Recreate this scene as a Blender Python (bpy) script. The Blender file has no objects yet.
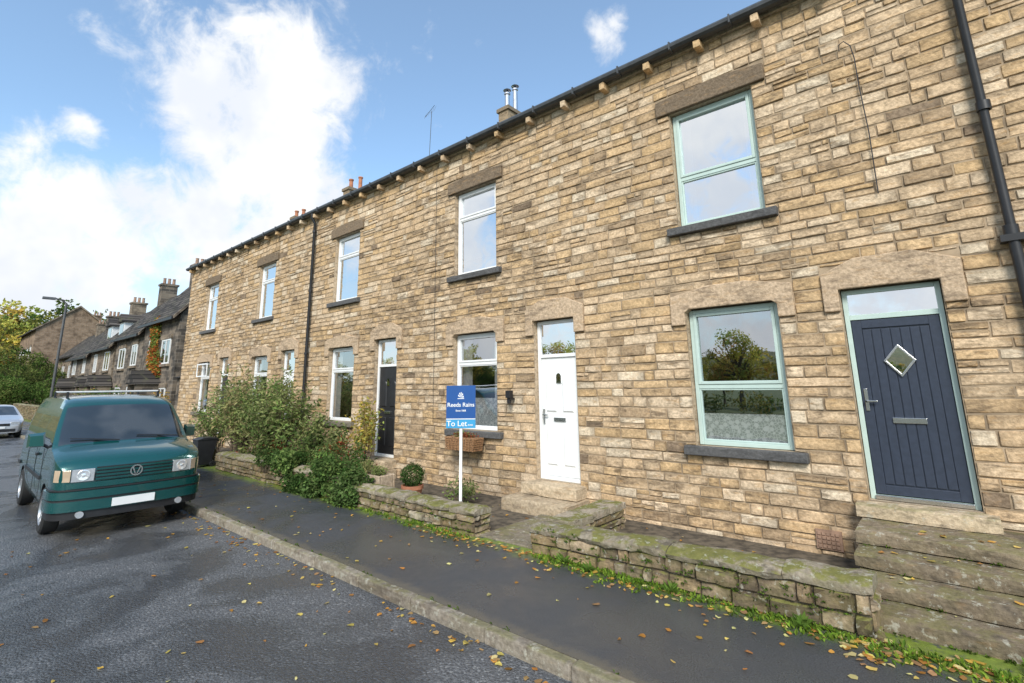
import bpy, bmesh, math, random
import numpy as np
from mathutils import Vector, Matrix
scene=bpy.context.scene
scene.view_settings.view_transform='Standard'
scene.view_settings.look='None'
scene.view_settings.exposure=0
UP=Vector((0,0,1))
# ------------------------------------------------------------ node helpers
class NT:
    def __init__(s,name,world=False):
        if world:
            s.m=bpy.data.worlds.new(name); s.m.use_nodes=True
        else:
            s.m=bpy.data.materials.new(name); s.m.use_nodes=True
        s.t=s.m.node_tree; s.t.nodes.clear()
    def n(s,typ,**kw):
        nd=s.t.nodes.new(typ)
        for k,v in kw.items(): setattr(nd,k,v)
        return nd
    def put(s,sock,val):
        if val is None: return
        if isinstance(val,bpy.types.NodeSocket): s.t.links.new(val,sock)
        elif isinstance(val,(tuple,list)):
            if len(val)==3 and sock.type=='RGBA': val=(*val,1)
            sock.default_value=val
        else: sock.default_value=val
    def mix(s,fac,a,b,mode='MIX'):
        nd=s.n('ShaderNodeMix',data_type='RGBA',blend_type=mode,clamp_factor=True)
        s.put(nd.inputs[0],fac); s.put(nd.inputs[6],a); s.put(nd.inputs[7],b)
        return nd.outputs[2]
    def math(s,op,a,b=None,c=None,clamp=False):
        nd=s.n('ShaderNodeMath',operation=op,use_clamp=clamp)
        s.put(nd.inputs[0],a)
        if b is not None: s.put(nd.inputs[1],b)
        if c is not None: s.put(nd.inputs[2],c)
        return nd.outputs[0]
    def noise(s,vec,scale,detail=5,rough=.55,dist=0):
        nd=s.n('ShaderNodeTexNoise'); s.put(nd.inputs['Vector'],vec)
        nd.inputs['Scale'].default_value=scale; nd.inputs['Detail'].default_value=detail
        nd.inputs['Roughness'].default_value=rough; nd.inputs['Distortion'].default_value=dist
        return nd.outputs[0]
    def rng(s,val,a,b,c=0.,d=1.,smooth=True):
        nd=s.n('ShaderNodeMapRange',interpolation_type='SMOOTHSTEP' if smooth else 'LINEAR')
        s.put(nd.inputs[0],val)
        for i,x in enumerate((a,b,c,d)): nd.inputs[i+1].default_value=x
        return nd.outputs[0]
    def coord(s,scale=(1,1,1),out='Object'):
        tc=s.n('ShaderNodeTexCoord'); mp=s.n('ShaderNodeMapping')
        mp.inputs['Scale'].default_value=scale
        s.t.links.new(tc.outputs[out],mp.inputs[0]); return mp.outputs[0]
    def bump(s,h,strength=.5,dist=.01):
        nd=s.n('ShaderNodeBump'); s.put(nd.inputs['Height'],h)
        nd.inputs['Strength'].default_value=strength; nd.inputs['Distance'].default_value=dist
        return nd.outputs[0]
    def pbr(s,col,rough=.8,metal=0,normal=None,coat=0,spec=.5):
        p=s.n('ShaderNodeBsdfPrincipled')
        s.put(p.inputs['Base Color'],col); s.put(p.inputs['Roughness'],rough)
        p.inputs['Metallic'].default_value=metal; p.inputs['Coat Weight'].default_value=coat
        p.inputs['Specular IOR Level'].default_value=spec
        if normal is not None: s.t.links.new(normal,p.inputs['Normal'])
        o=s.n('ShaderNodeOutputMaterial'); s.t.links.new(p.outputs[0],o.inputs[0])
        return s.m
def simple(name,c,rough=.5,metal=0,coat=0,var=.12,scale=6,bump=0,spec=.5):
    t=NT(name); v=t.coord(); nz=t.noise(v,scale,3)
    col=t.mix(t.rng(nz,.3,.7),tuple(x*(1-var) for x in c),tuple(min(1,x*(1+var)) for x in c))
    nm=t.bump(t.noise(v,scale*12,2),bump,.004) if bump else None
    return t.pbr(col,rough,metal,nm,coat,spec)
def stone_mat(name,soot=.6,moss=0.,sootcol=(.075,.055,.038),scale=1.,t0=.50,t1=.68,rust=.4):
    t=NT(name); at=t.n('ShaderNodeAttribute',attribute_name='Col')
    v=t.coord(); vs=t.coord((1.0*scale,1.0*scale,3.6*scale))
    n1=t.noise(v,24,4,.65); n2=t.noise(vs,3.4,5,.7,.3); n4=t.noise(v,.5,2)
    c=t.mix(t.rng(n1,.25,.75),(.68,.66,.64),(1.22,1.21,1.2))
    c=t.mix(1.,at.outputs[0],c,'MULTIPLY')
    big=t.math('ADD',n2,t.math('MULTIPLY',t.math('SUBTRACT',n4,.5),.4))
    s=t.math('MULTIPLY',t.rng(big,t0,t1),soot)
    c=t.mix(s,c,sootcol)
    n5=t.noise(vs,7,2); c=t.mix(t.math('MULTIPLY',t.rng(n5,.55,.75),rust),c,(.46,.27,.11))
    if moss>0:
        g=t.n('ShaderNodeNewGeometry'); sp=t.n('ShaderNodeSeparateXYZ'); t.t.links.new(g.outputs['Normal'],sp.inputs[0])
        up=t.rng(sp.outputs[2],.1,.9)
        mm=t.math('MULTIPLY',t.rng(t.noise(v,4,5,.7),.42,.58),t.math('MULTIPLY',t.math('ADD',up,.25),moss),clamp=True)
        mc=t.mix(t.noise(v,14,2),(.075,.085,.025),(.25,.23,.07))
        c=t.mix(mm,c,mc)
        lich=t.math('MULTIPLY',t.rng(t.noise(v,11,4,.7),.57,.64),.5)
        c=t.mix(lich,c,(.46,.45,.37))
    return t.pbr(c,.9,0,t.bump(n1,.9,.014),0,.25)
# ------------------------------------------------------------ mesh builder
class MB:
    def __init__(s): s.v=[];s.f=[];s.m=[];s.c=[]
    def add(s,verts,faces,m=0,c=(1,1,1)):
        o=len(s.v); s.v.extend(verts)
        if isinstance(c,list): s.c.extend(c)
        else: s.c.extend([c]*len(verts))
        s.f.extend([tuple(i+o for i in f) for f in faces]); s.m.extend([m]*len(faces))
    def box(s,x0,x1,y0,y1,z0,z1,m=0,c=(1,1,1),j=0,rng=None):
        v=[(x0,y0,z0),(x1,y0,z0),(x1,y1,z0),(x0,y1,z0),(x0,y0,z1),(x1,y0,z1),(x1,y1,z1),(x0,y1,z1)]
        if j: v=[tuple(a+rng.uniform(-j,j) for a in p) for p in v]
        s.add(v,[(0,3,2,1),(4,5,6,7),(0,1,5,4),(1,2,6,5),(2,3,7,6),(3,0,4,7)],m,c)
    def prism(s,poly,y0,y1,m=0,c=(1,1,1)):
        n=len(poly); v=[(x,y0,z) for x,z in poly]+[(x,y1,z) for x,z in poly]
        f=[tuple(range(n)),tuple(range(2*n-1,n-1,-1))]+[((i+1)%n,i,i+n,(i+1)%n+n) for i in range(n)]
        s.add(v,f,m,c)
    def prismx(s,poly,x0,x1,m=0,c=(1,1,1)):
        n=len(poly); v=[(x0,y,z) for y,z in poly]+[(x1,y,z) for y,z in poly]
        f=[tuple(range(n)),tuple(range(2*n-1,n-1,-1))]+[((i+1)%n,i,i+n,(i+1)%n+n) for i in range(n)]
        s.add(v,f,m,c)
    def frame(s,x0,x1,z0,z1,y0,y1,t,m=0):
        s.box(x0,x0+t,y0,y1,z0,z1,m); s.box(x1-t,x1,y0,y1,z0,z1,m)
        s.box(x0+t,x1-t,y0,y1,z0,z0+t,m); s.box(x0+t,x1-t,y0,y1,z1-t,z1,m)
    def tube(s,pts,r0,r1=None,k=8,m=0,c=(1,1,1),cap=True):
        r1=r0 if r1 is None else r1; P=[Vector(p) for p in pts]; n=len(P); vs=[];fs=[]
        for i,p in enumerate(P):
            d=(P[min(i+1,n-1)]-P[max(i-1,0)]).normalized()
            a=d.cross(Vector((0,0,1)) if abs(d.z)<.9 else Vector((1,0,0))).normalized(); b=d.cross(a)
            r=r0+(r1-r0)*i/(n-1)
            for q in range(k):
                t=2*math.pi*q/k; vs.append(tuple(p+a*(r*math.cos(t))+b*(r*math.sin(t))))
        for i in range(n-1):
            for q in range(k): fs.append((i*k+q,i*k+(q+1)%k,(i+1)*k+(q+1)%k,(i+1)*k+q))
        if cap: fs.append(tuple(range(k))[::-1]); fs.append(tuple(range((n-1)*k,n*k)))
        s.add(vs,fs,m,c)
    def lathe(s,prof,cen,axis='Z',k=24,m=0,c=(1,1,1)):
        vs=[];fs=[];n=len(prof)
        for r,h in prof:
            for q in range(k):
                t=2*math.pi*q/k; a,b=r*math.cos(t),r*math.sin(t)
                p={'Z':(a,b,h),'Y':(a,h,b),'X':(h,a,b)}[axis]
                vs.append((p[0]+cen[0],p[1]+cen[1],p[2]+cen[2]))
        for i in range(n-1):
            for q in range(k): fs.append((i*k+q,i*k+(q+1)%k,(i+1)*k+(q+1)%k,(i+1)*k+q))
        s.add(vs,fs,m,c)
    def obj(s,name,mats,parent=None,smooth=False,bevel=0,seg=2,ang=None):
        me=bpy.data.meshes.new(name); me.from_pydata(s.v,[],s.f)
        for m in mats: me.materials.append(m)
        me.polygons.foreach_set('material_index',s.m)
        ca=me.color_attributes.new('Col','FLOAT_COLOR','POINT')
        arr=np.ones((len(s.v),4),dtype=np.float32); arr[:,:3]=np.array(s.c,dtype=np.float32).reshape(-1,3)
        ca.data.foreach_set('color',arr.ravel())
        if smooth: me.polygons.foreach_set('use_smooth',[True]*len(me.polygons))
        me.update()
        if ang:
            me.polygons.foreach_set('use_smooth',[True]*len(me.polygons)); me.set_sharp_from_angle(angle=math.radians(ang))
        ob=bpy.data.objects.new(name,me); scene.collection.objects.link(ob)
        if parent: ob.parent=parent
        if bevel:
            b=ob.modifiers.new('bev','BEVEL'); b.width=bevel; b.segments=seg; b.limit_method='ANGLE'
        return ob
def empty(name,loc=(0,0,0),rz=0):
    e=bpy.data.objects.new(name,None); e.location=loc; e.rotation_euler=(0,0,rz); e.empty_display_size=.2
    scene.collection.objects.link(e); return e
# ------------------------------------------------------------ stones
def stone(mb,O,u,n,x0,x1,z0,z1,rng,col,dep,m,g,wav=.006):
    w=x1-x0; e=.011
    k=1 if w<.16 else (2 if w<.34 else 3)
    a=x0+g;b=x1-g;c=z0+g;d=z1-g
    if b-a<.02 or d-c<.015: return
    e=min(e,(d-c)*.3)
    xs=[a,a+e]+[a+e+(b-a-2*e)*(i+1)/(k+1) for i in range(k)]+[b-e,b]
    zs=[c,c+e,(c+d)/2+rng.uniform(-.2,.2)*(d-c),d-e,d]
    nx=len(xs);nz=len(zs);D=rng.uniform(*dep);vs=[];cs=[]
    tilt=rng.uniform(-.4,.4)*D
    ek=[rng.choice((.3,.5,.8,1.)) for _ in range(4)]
    for j,z in enumerate(zs):
        for i,x in enumerate(xs):
            o=i==0 or j==0 or i==nx-1 or j==nz-1
            r2=i==1 or j==1 or i==nx-2 or j==nz-2
            if o: q=-.004
            else: q=D*rng.uniform(.65,1.3)+tilt*((x-a)/(b-a)-.5)
            jj=.004
            ww=wav*(math.sin(x*1.7+z*.9)+.6*math.sin(x*4.1+z*3))
            p=O+u*(x+rng.uniform(-jj,jj))+UP*(z+ww+rng.uniform(-jj,jj)*.8)+n*q
            vs.append((p.x,p.y,p.z))
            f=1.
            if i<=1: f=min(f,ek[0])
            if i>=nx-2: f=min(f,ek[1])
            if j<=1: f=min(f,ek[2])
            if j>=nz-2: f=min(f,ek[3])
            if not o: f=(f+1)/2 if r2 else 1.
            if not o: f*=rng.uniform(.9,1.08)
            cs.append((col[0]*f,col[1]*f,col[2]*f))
    fs=[(j*nx+i,j*nx+i+1,(j+1)*nx+i+1,(j+1)*nx+i) for j in range(nz-1) for i in range(nx-1)]
    mb.add(vs,fs,m,cs)
def stones(mb,O,u,L,z0,H,holes,rng,pal,ch=(.11,.17),sl=(.20,.56),dep=(.006,.020),m=0,g=.0045,split=.12,wav=.006):
    O=Vector(O);u=Vector(u).normalized();n=u.cross(UP);z=z0
    while z<H-.01:
        z1=z+rng.uniform(*ch)
        if H-z1<ch[0]*.6: z1=H
        hs=[h for h in holes if h[2]<z1-.002 and h[3]>z+.002 and h[1]>0 and h[0]<L]
        xs={0.,L}
        for h in hs: xs.add(max(0.,h[0]));xs.add(min(L,h[1]))
        xs=sorted(xs);segs=[]
        for a,b in zip(xs,xs[1:]):
            if b-a<.002: continue
            mid=(a+b)/2;iv=[(z,z1)]
            for h in hs:
                if h[0]<mid<h[1]:
                    ni=[]
                    for p,q in iv:
                        if h[2]>p: ni.append((p,min(q,h[2])))
                        if h[3]<q: ni.append((max(p,h[3]),q))
                    iv=ni
            for p,q in iv:
                if q-p>.022:
                    if segs and abs(segs[-1][1]-a)<1e-6 and segs[-1][2]==p and segs[-1][3]==q: segs[-1][1]=b
                    else: segs.append([a,b,p,q])
        for a,b,p,q in segs:
            x=a
            while x<b-.01:
                w=rng.uniform(*sl) if rng.random()<.75 else rng.uniform(sl[0]*.7,sl[0]*1.4)
                if b-(x+w)<sl[0]*.75: w=b-x
                K=dict(rng=rng,dep=dep,m=m,g=g,wav=wav)
                if q-p>.12 and w>.22 and rng.random()<split:
                    zm=p+(q-p)*rng.uniform(.4,.6)
                    stone(mb,O,u,n,x,x+w,p,zm,col=pal(rng,x,z),**K)
                    if rng.random()<.5:
                        stone(mb,O,u,n,x,x+w,zm,q,col=pal(rng,x,z),**K)
                    else:
                        xm=x+w*rng.uniform(.35,.65)
                        stone(mb,O,u,n,x,xm,zm,q,col=pal(rng,x,z),**K)
                        stone(mb,O,u,n,xm,x+w,zm,q,col=pal(rng,x,z),**K)
                else: stone(mb,O,u,n,x,x+w,p,q,col=pal(rng,x,z),**K)
                x+=w
        z=z1
PAL=[(.66,.495,.32),(.61,.445,.275),(.54,.385,.225),(.70,.55,.38),(.62,.44,.25),(.57,.43,.28),(.44,.32,.20),(.27,.20,.135),(.71,.59,.43),(.60,.42,.23)]
PW=[18,16,10,14,14,11,5,2,9,10]
def pal_main(r,x,z):
    c=r.choices(PAL,PW)[0];f=r.uniform(.9,1.07);return tuple(a*f for a in c)
def pal_garden(r,x,z):
    c=r.choices(PAL,[8,8,12,4,5,14,14,10,4,8])[0];f=r.uniform(.42,.72);return (c[0]*f,c[1]*f*1.04,c[2]*f*1.07)
# ------------------------------------------------------------ materials
M_facade=stone_mat('sandstone_masonry',.7,0,(.11,.078,.05),t0=.51,t1=.69)
M_garden=stone_mat('mossy_sandstone',.65,1.0,(.06,.052,.04),rust=.12)
M_steps=stone_mat('weathered_step_stone',.65,.38,(.05,.042,.033),t0=.45,rust=.15)
M_lint=stone_mat('dressed_sandstone',.55,0,t0=.48,t1=.70,rust=.25)
M_mortar=simple('lime_mortar',(.31,.235,.155),.95,var=.35,scale=4,bump=.4)
M_white=simple('white_upvc',(.80,.81,.80),.35,var=.03)
M_sage=simple('sage_green_frame',(.48,.60,.55),.4,var=.04)
M_navy=simple('navy_composite_door',(.032,.042,.065),.38,var=.1,scale=20,bump=.15)
M_black=simple('black_plastic',(.018,.018,.02),.45,var=.2)
M_gutter=simple('gutter_grey',(.06,.065,.07),.45,var=.2)
M_dark=simple('interior_dark',(.05,.05,.05),.9)
M_chrome=simple('brushed_steel',(.62,.62,.62),.25,1,var=.05)
M_slate=simple('stone_slate_roof',(.085,.08,.078),.8,var=.4,scale=5,bump=.5)
M_blind=simple('window_blind',(.70,.70,.68),.9,var=.05)
t=NT('lace_net_curtain');v=t.coord();vo=t.n('ShaderNodeTexVoronoi');vo.inputs['Scale'].default_value=14;t.put(vo.inputs['Vector'],v)
vo2=t.n('ShaderNodeTexVoronoi',feature='DISTANCE_TO_EDGE');vo2.inputs['Scale'].default_value=26;t.put(vo2.inputs['Vector'],v)
a_=t.math('MAXIMUM',t.rng(vo.outputs['Distance'],.48,.36),t.rng(vo2.outputs['Distance'],.09,.04))
M_net=t.pbr(t.mix(a_,(.50,.52,.51),(.90,.91,.89)),.9)
M_terra=simple('terracotta',(.42,.17,.09),.8,var=.25,bump=.2)
M_cpot=simple('buff_chimney_pot',(.30,.19,.13),.8,var=.3,bump=.2)
M_wicker=simple('wicker',(.28,.15,.07),.8,var=.5,scale=40,bump=.6)
M_soil=simple('garden_soil',(.10,.08,.055),.95,var=.5,scale=9,bump=.8)
def glass_mat(name='window_glass',refl=.62,tint=(.92,.96,1)):
    t=NT(name); gl=t.n('ShaderNodeBsdfGlossy'); gl.inputs['Roughness'].default_value=.012; gl.inputs['Color'].default_value=(*tint,1)
    v=t.coord(); t.t.links.new(t.bump(t.noise(v,1.7,1),.10,.03),gl.inputs['Normal'])
    tr=t.n('ShaderNodeBsdfTransparent'); mx=t.n('ShaderNodeMixShader')
    lw=t.n('ShaderNodeLayerWeight'); lw.inputs[0].default_value=.35
    t.put(mx.inputs[0],t.math('ADD',t.math('MULTIPLY',lw.outputs['Fresnel'],.3),refl,clamp=True))
    t.t.links.new(tr.outputs[0],mx.inputs[1]);t.t.links.new(gl.outputs[0],mx.inputs[2])
    o=t.n('ShaderNodeOutputMaterial');t.t.links.new(mx.outputs[0],o.inputs[0]);return t.m
M_glass=glass_mat('window_glass',.46);M_glassu=glass_mat('upper_window_glass',.76)
def leaf_mat(name='foliage'):
    t=NT(name); at=t.n('ShaderNodeAttribute',attribute_name='Col')
    d=t.n('ShaderNodeBsdfDiffuse');tr=t.n('ShaderNodeBsdfTranslucent')
    t.put(d.inputs[0],at.outputs[0]);t.put(tr.inputs[0],at.outputs[0])
    a=t.n('ShaderNodeMixShader');a.inputs[0].default_value=.35
    t.t.links.new(d.outputs[0],a.inputs[1]);t.t.links.new(tr.outputs[0],a.inputs[2])
    o=t.n('ShaderNodeOutputMaterial');t.t.links.new(a.outputs[0],o.inputs[0]);return t.m
M_leaf=leaf_mat()
M_bark=simple('bark',(.10,.075,.05),.9,var=.4,scale=12,bump=.6)
# ============================================================ TERRACE
FY=7.1; XL=-24.6; XR=5.0; WT=7.22; P=4.93
terr=empty('terraced_house_row')
rng=random.Random(11)
opens=[];extra=[];wins=[];doors=[]
for k in range(5):
    dx=-P*k
    w=(-2.79+dx,-1.58+dx)
    for z0,z1,up in ((1.2,3.08,0),(4.32,6.18,1)):
        wins.append((w[0],w[1],z0,z1,k,up)); opens.append((w[0],w[1],z0,z1))
        extra.append((w[0]-.15,w[1]+.15,z0-.12,z0))
        if up: extra.append((w[0]-.2,w[1]+.19,z1,z1+.3))
        else:
            extra.append((w[0]-.21,w[1]+.2,z1,z1+.27)); extra.append((w[0]-.21,w[0],z1-.22,z1)); extra.append((w[1],w[1]+.2,z1-.22,z1))
    if k==0: d=(-.89,.05,.74,3.12)
    else: d=(-5.6-P*(k-1),-4.72-P*(k-1),.47,3.17)
    doors.append((*d,k)); opens.append(d)
    for a,b in ((d[0]-.17,d[0]),(d[1],d[1]+.2)): extra.append((a,b,d[3]-.26,d[3]))
    extra.append((d[0]-.17,d[1]+.2,d[3],d[3]+.3))
opens.append((3.0,4.2,1.2,3.08));opens.append((3.0,4.2,4.32,6.18));wins.append((3.0,4.2,1.2,3.08,1,0));wins.append((3.0,4.2,4.32,6.18,1,1))
mb=MB()
holes=[(a-XL,b-XL,c,d) for a,b,c,d in opens+extra]
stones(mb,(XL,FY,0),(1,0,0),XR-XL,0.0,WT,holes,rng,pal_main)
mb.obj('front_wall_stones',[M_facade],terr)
mb=MB()
xs=sorted({XL,XR}|{o[0] for o in opens}|{o[1] for o in opens});zs=sorted({-.1,WT}|{o[2] for o in opens}|{o[3] for o in opens})
for a,b in zip(xs,xs[1:]):
    for c,d in zip(zs,zs[1:]):
        mx_,mz_=(a+b)/2,(c+d)/2
        if any(o[0]<mx_<o[1] and o[2]<mz_<o[3] for o in opens): continue
        mb.add([(a,FY,c),(b,FY,c),(b,FY,d),(a,FY,d)],[(0,1,2,3)])
for x0,x1,z0,z1 in opens:
    y0=FY;y1=FY+.3
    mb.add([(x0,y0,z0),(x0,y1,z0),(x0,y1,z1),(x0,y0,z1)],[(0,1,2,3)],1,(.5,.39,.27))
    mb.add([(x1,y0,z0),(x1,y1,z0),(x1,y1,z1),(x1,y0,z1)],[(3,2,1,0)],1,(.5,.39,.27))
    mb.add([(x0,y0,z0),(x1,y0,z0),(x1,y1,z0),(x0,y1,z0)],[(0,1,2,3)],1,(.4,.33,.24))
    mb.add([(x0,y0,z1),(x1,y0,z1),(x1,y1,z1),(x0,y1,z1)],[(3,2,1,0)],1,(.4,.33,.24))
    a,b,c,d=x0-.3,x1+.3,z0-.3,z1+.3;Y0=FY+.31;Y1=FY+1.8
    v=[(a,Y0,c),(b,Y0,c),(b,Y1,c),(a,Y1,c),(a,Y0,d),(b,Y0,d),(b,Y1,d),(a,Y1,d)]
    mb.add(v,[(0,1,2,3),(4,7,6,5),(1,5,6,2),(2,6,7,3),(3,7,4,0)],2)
mb.obj('wall_core_and_reveals',[M_mortar,M_lint,M_dark],terr)
mb=MB()
mb.box(XL,XL+.3,FY+.01,15.2,-.1,WT,0);mb.box(XR-.3,XR,FY+.01,15.2,-.1,WT,0);mb.box(XL+.3,XR-.3,14.9,15.2,-.1,WT,0)
mb.prismx([(FY+.01,WT),(15.2,WT),(11.2,9.7)],XL,XL+.3,0);mb.prismx([(FY+.01,WT),(15.2,WT),(11.2,9.7)],XR-.3,XR,0)
mb.obj('side_and_back_walls',[M_mortar],terr)
mb=MB()
mb.prismx([(6.90,7.26),(11.2,9.80),(15.5,7.26),(15.5,7.20),(11.2,9.72),(6.90,7.20)],XL-.1,XR+.1,0)
mb.obj('roof',[M_slate],terr)
mb=MB()
mb.prismx([(6.98,7.13),(6.98,7.235),(6.86,7.235),(6.84,7.20),(6.85,7.16),(6.89,7.13)],XL-.12,XR,0)
x=XL+.4
while x<XR:
    mb.box(x-.012,x+.012,6.83,6.98,7.11,7.243,0); x+=.9
gut=mb.obj('gutter',[M_gutter],terr)
mb=MB();x=XL+.25;i=0
while x<XR:
    mb.box(x-.05,x+.05,6.90,FY+.02,7.0,7.12,0,pal_main(rng,0,0),.006,rng); x+=.82
mb.box(XL,XR,FY-.05,FY+.01,7.12,7.19,0,(.5,.42,.31))
mb.obj('eaves_corbels',[M_lint],terr,bevel=.01)
mb=MB()
CL=(.54,.41,.28)
for x0,x1,z0,z1,k,up in wins:
    f=rng.uniform(.82,1.05)
    if up:
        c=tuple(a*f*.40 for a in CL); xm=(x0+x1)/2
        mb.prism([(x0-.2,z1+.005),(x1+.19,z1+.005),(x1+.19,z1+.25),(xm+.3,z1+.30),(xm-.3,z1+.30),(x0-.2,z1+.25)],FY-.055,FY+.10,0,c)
    else:
        c=tuple(a*f for a in CL); xm=(x0+x1)/2;zb=z1
        mb.prism([(x0-.21,zb-.22),(x0-.004,zb-.22),(x0-.004,zb-.05),(x0+.06,zb),(x1-.06,zb),(x1+.004,zb-.05),(x1+.004,zb-.22),(x1+.2,zb-.22),(x1+.2,zb+.2),(xm+.25,zb+.31),(xm-.25,zb+.31),(x0-.21,zb+.2)],FY-.05,FY+.09,0,c)
for x0,x1,z0,z1,k in doors:
    f=rng.uniform(.85,1.02);c=tuple(a*f for a in CL);xm=(x0+x1)/2;zb=z1
    mb.prism([(x0-.17,zb-.26),(x0-.004,zb-.26),(x0-.004,zb),(x1+.004,zb),(x1+.004,zb-.26),(x1+.2,zb-.26),(x1+.2,zb+.2),(xm+.28,zb+.36),(xm-.28,zb+.36),(x0-.17,zb+.2)],FY-.052,FY+.09,0,c)
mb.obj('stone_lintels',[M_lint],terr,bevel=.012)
mb=MB()
for x0,x1,z0,z1,k,up in wins:
    c=(.11,.11,.11) if k==0 else rng.choice([(.12,.12,.12),(.2,.18,.14)])
    mb.box(x0-.15,x1+.15,FY-.10,FY+.10,z0-.12,z0-.004,0,c,.004,rng)
M_sill=stone_mat('dark_sill_stone',.5,0,(.05,.05,.05),rust=0)
mb.obj('window_sills',[M_sill],terr,bevel=.012)
fw=MB();gm=MB();cm=MB()
for x0,x1,z0,z1,k,up in wins:
    m=1 if k==0 else 0
    bar=z0+(z1-z0)*(.42 if k==0 else .68)
    y=FY+.09
    x0+=.012;x1-=.012;z0+=.006;z1-=.01
    fw.frame(x0,x1,z0,z1,y,y+.07,.055,m)
    fw.box(x0+.055,x1-.055,y+.002,y+.068,bar-.03,bar+.03,m)
    hi=(x0+.055,x1-.055,bar+.03,z1-.055);lo=(x0+.055,x1-.055,z0+.055,bar-.03)
    if k==0: fw.frame(*hi,y-.012,y+.05,.042,1); fw.frame(*lo,y+.012,y+.06,.022,1)
    else:
        fw.frame(*hi,y-.012,y+.05,.04,0);fw.frame(*lo,y+.012,y+.06,.022,0)
    if k==4 and not up:
        fw.frame(hi[0],hi[1],hi[2],hi[3],y-.2,y-.17,.05,0)
    gm.add([(x0+.06,y+.04,z0+.06),(x1-.06,y+.04,z0+.06),(x1-.06,y+.04,z1-.06),(x0+.06,y+.04,z1-.06)],[(0,1,2,3)],up)
    def curtain(a,b,c,d,mm,amp=.02,wv=.09,yc=y+.16):
        n=int((b-a)/.015)+2;vs=[];
        for i in range(n):
            xx=a+(b-a)*i/(n-1);o=amp*math.sin(xx/wv*6.28)+amp*.4*math.sin(xx*31)
            vs+= [(xx,yc+o,c),(xx,yc+o,d)]
        cm.add(vs,[(2*i,2*i+2,2*i+3,2*i+1) for i in range(n-1)],mm)
    if k==0 and not up: curtain(x0+.02,x1-.02,z0,z0+.42,0,.003,.12,y+.058)
    elif k==0: curtain(x0-.05,x0+.2,z0,z1,1); curtain(x1-.2,x1+.05,z0,z1,1)
    elif up: cm.add([(x0,y+.12,z0+.1+.5*((k*7)%3)/2),(x1,y+.12,z0+.1+.5*((k*7)%3)/2),(x1,y+.12,z1),(x0,y+.12,z1)],[(0,1,2,3)],1)
    else:
        curtain(x0-.05,x0+.26,z0,z1,1);curtain(x1-.26,x1+.05,z0,z1,1)
        if k in(1,3): curtain(x0,x1,z0,z0+.6,0,.008,.11,y+.09)
fw.obj('window_frames',[M_white,M_sage],terr,bevel=.006)
gm.obj('window_glass_panes',[M_glass,M_glassu],terr)
cm.obj('curtains',[M_net,M_blind],terr,smooth=True)
dm=MB();dg=MB();dc=MB()
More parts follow.
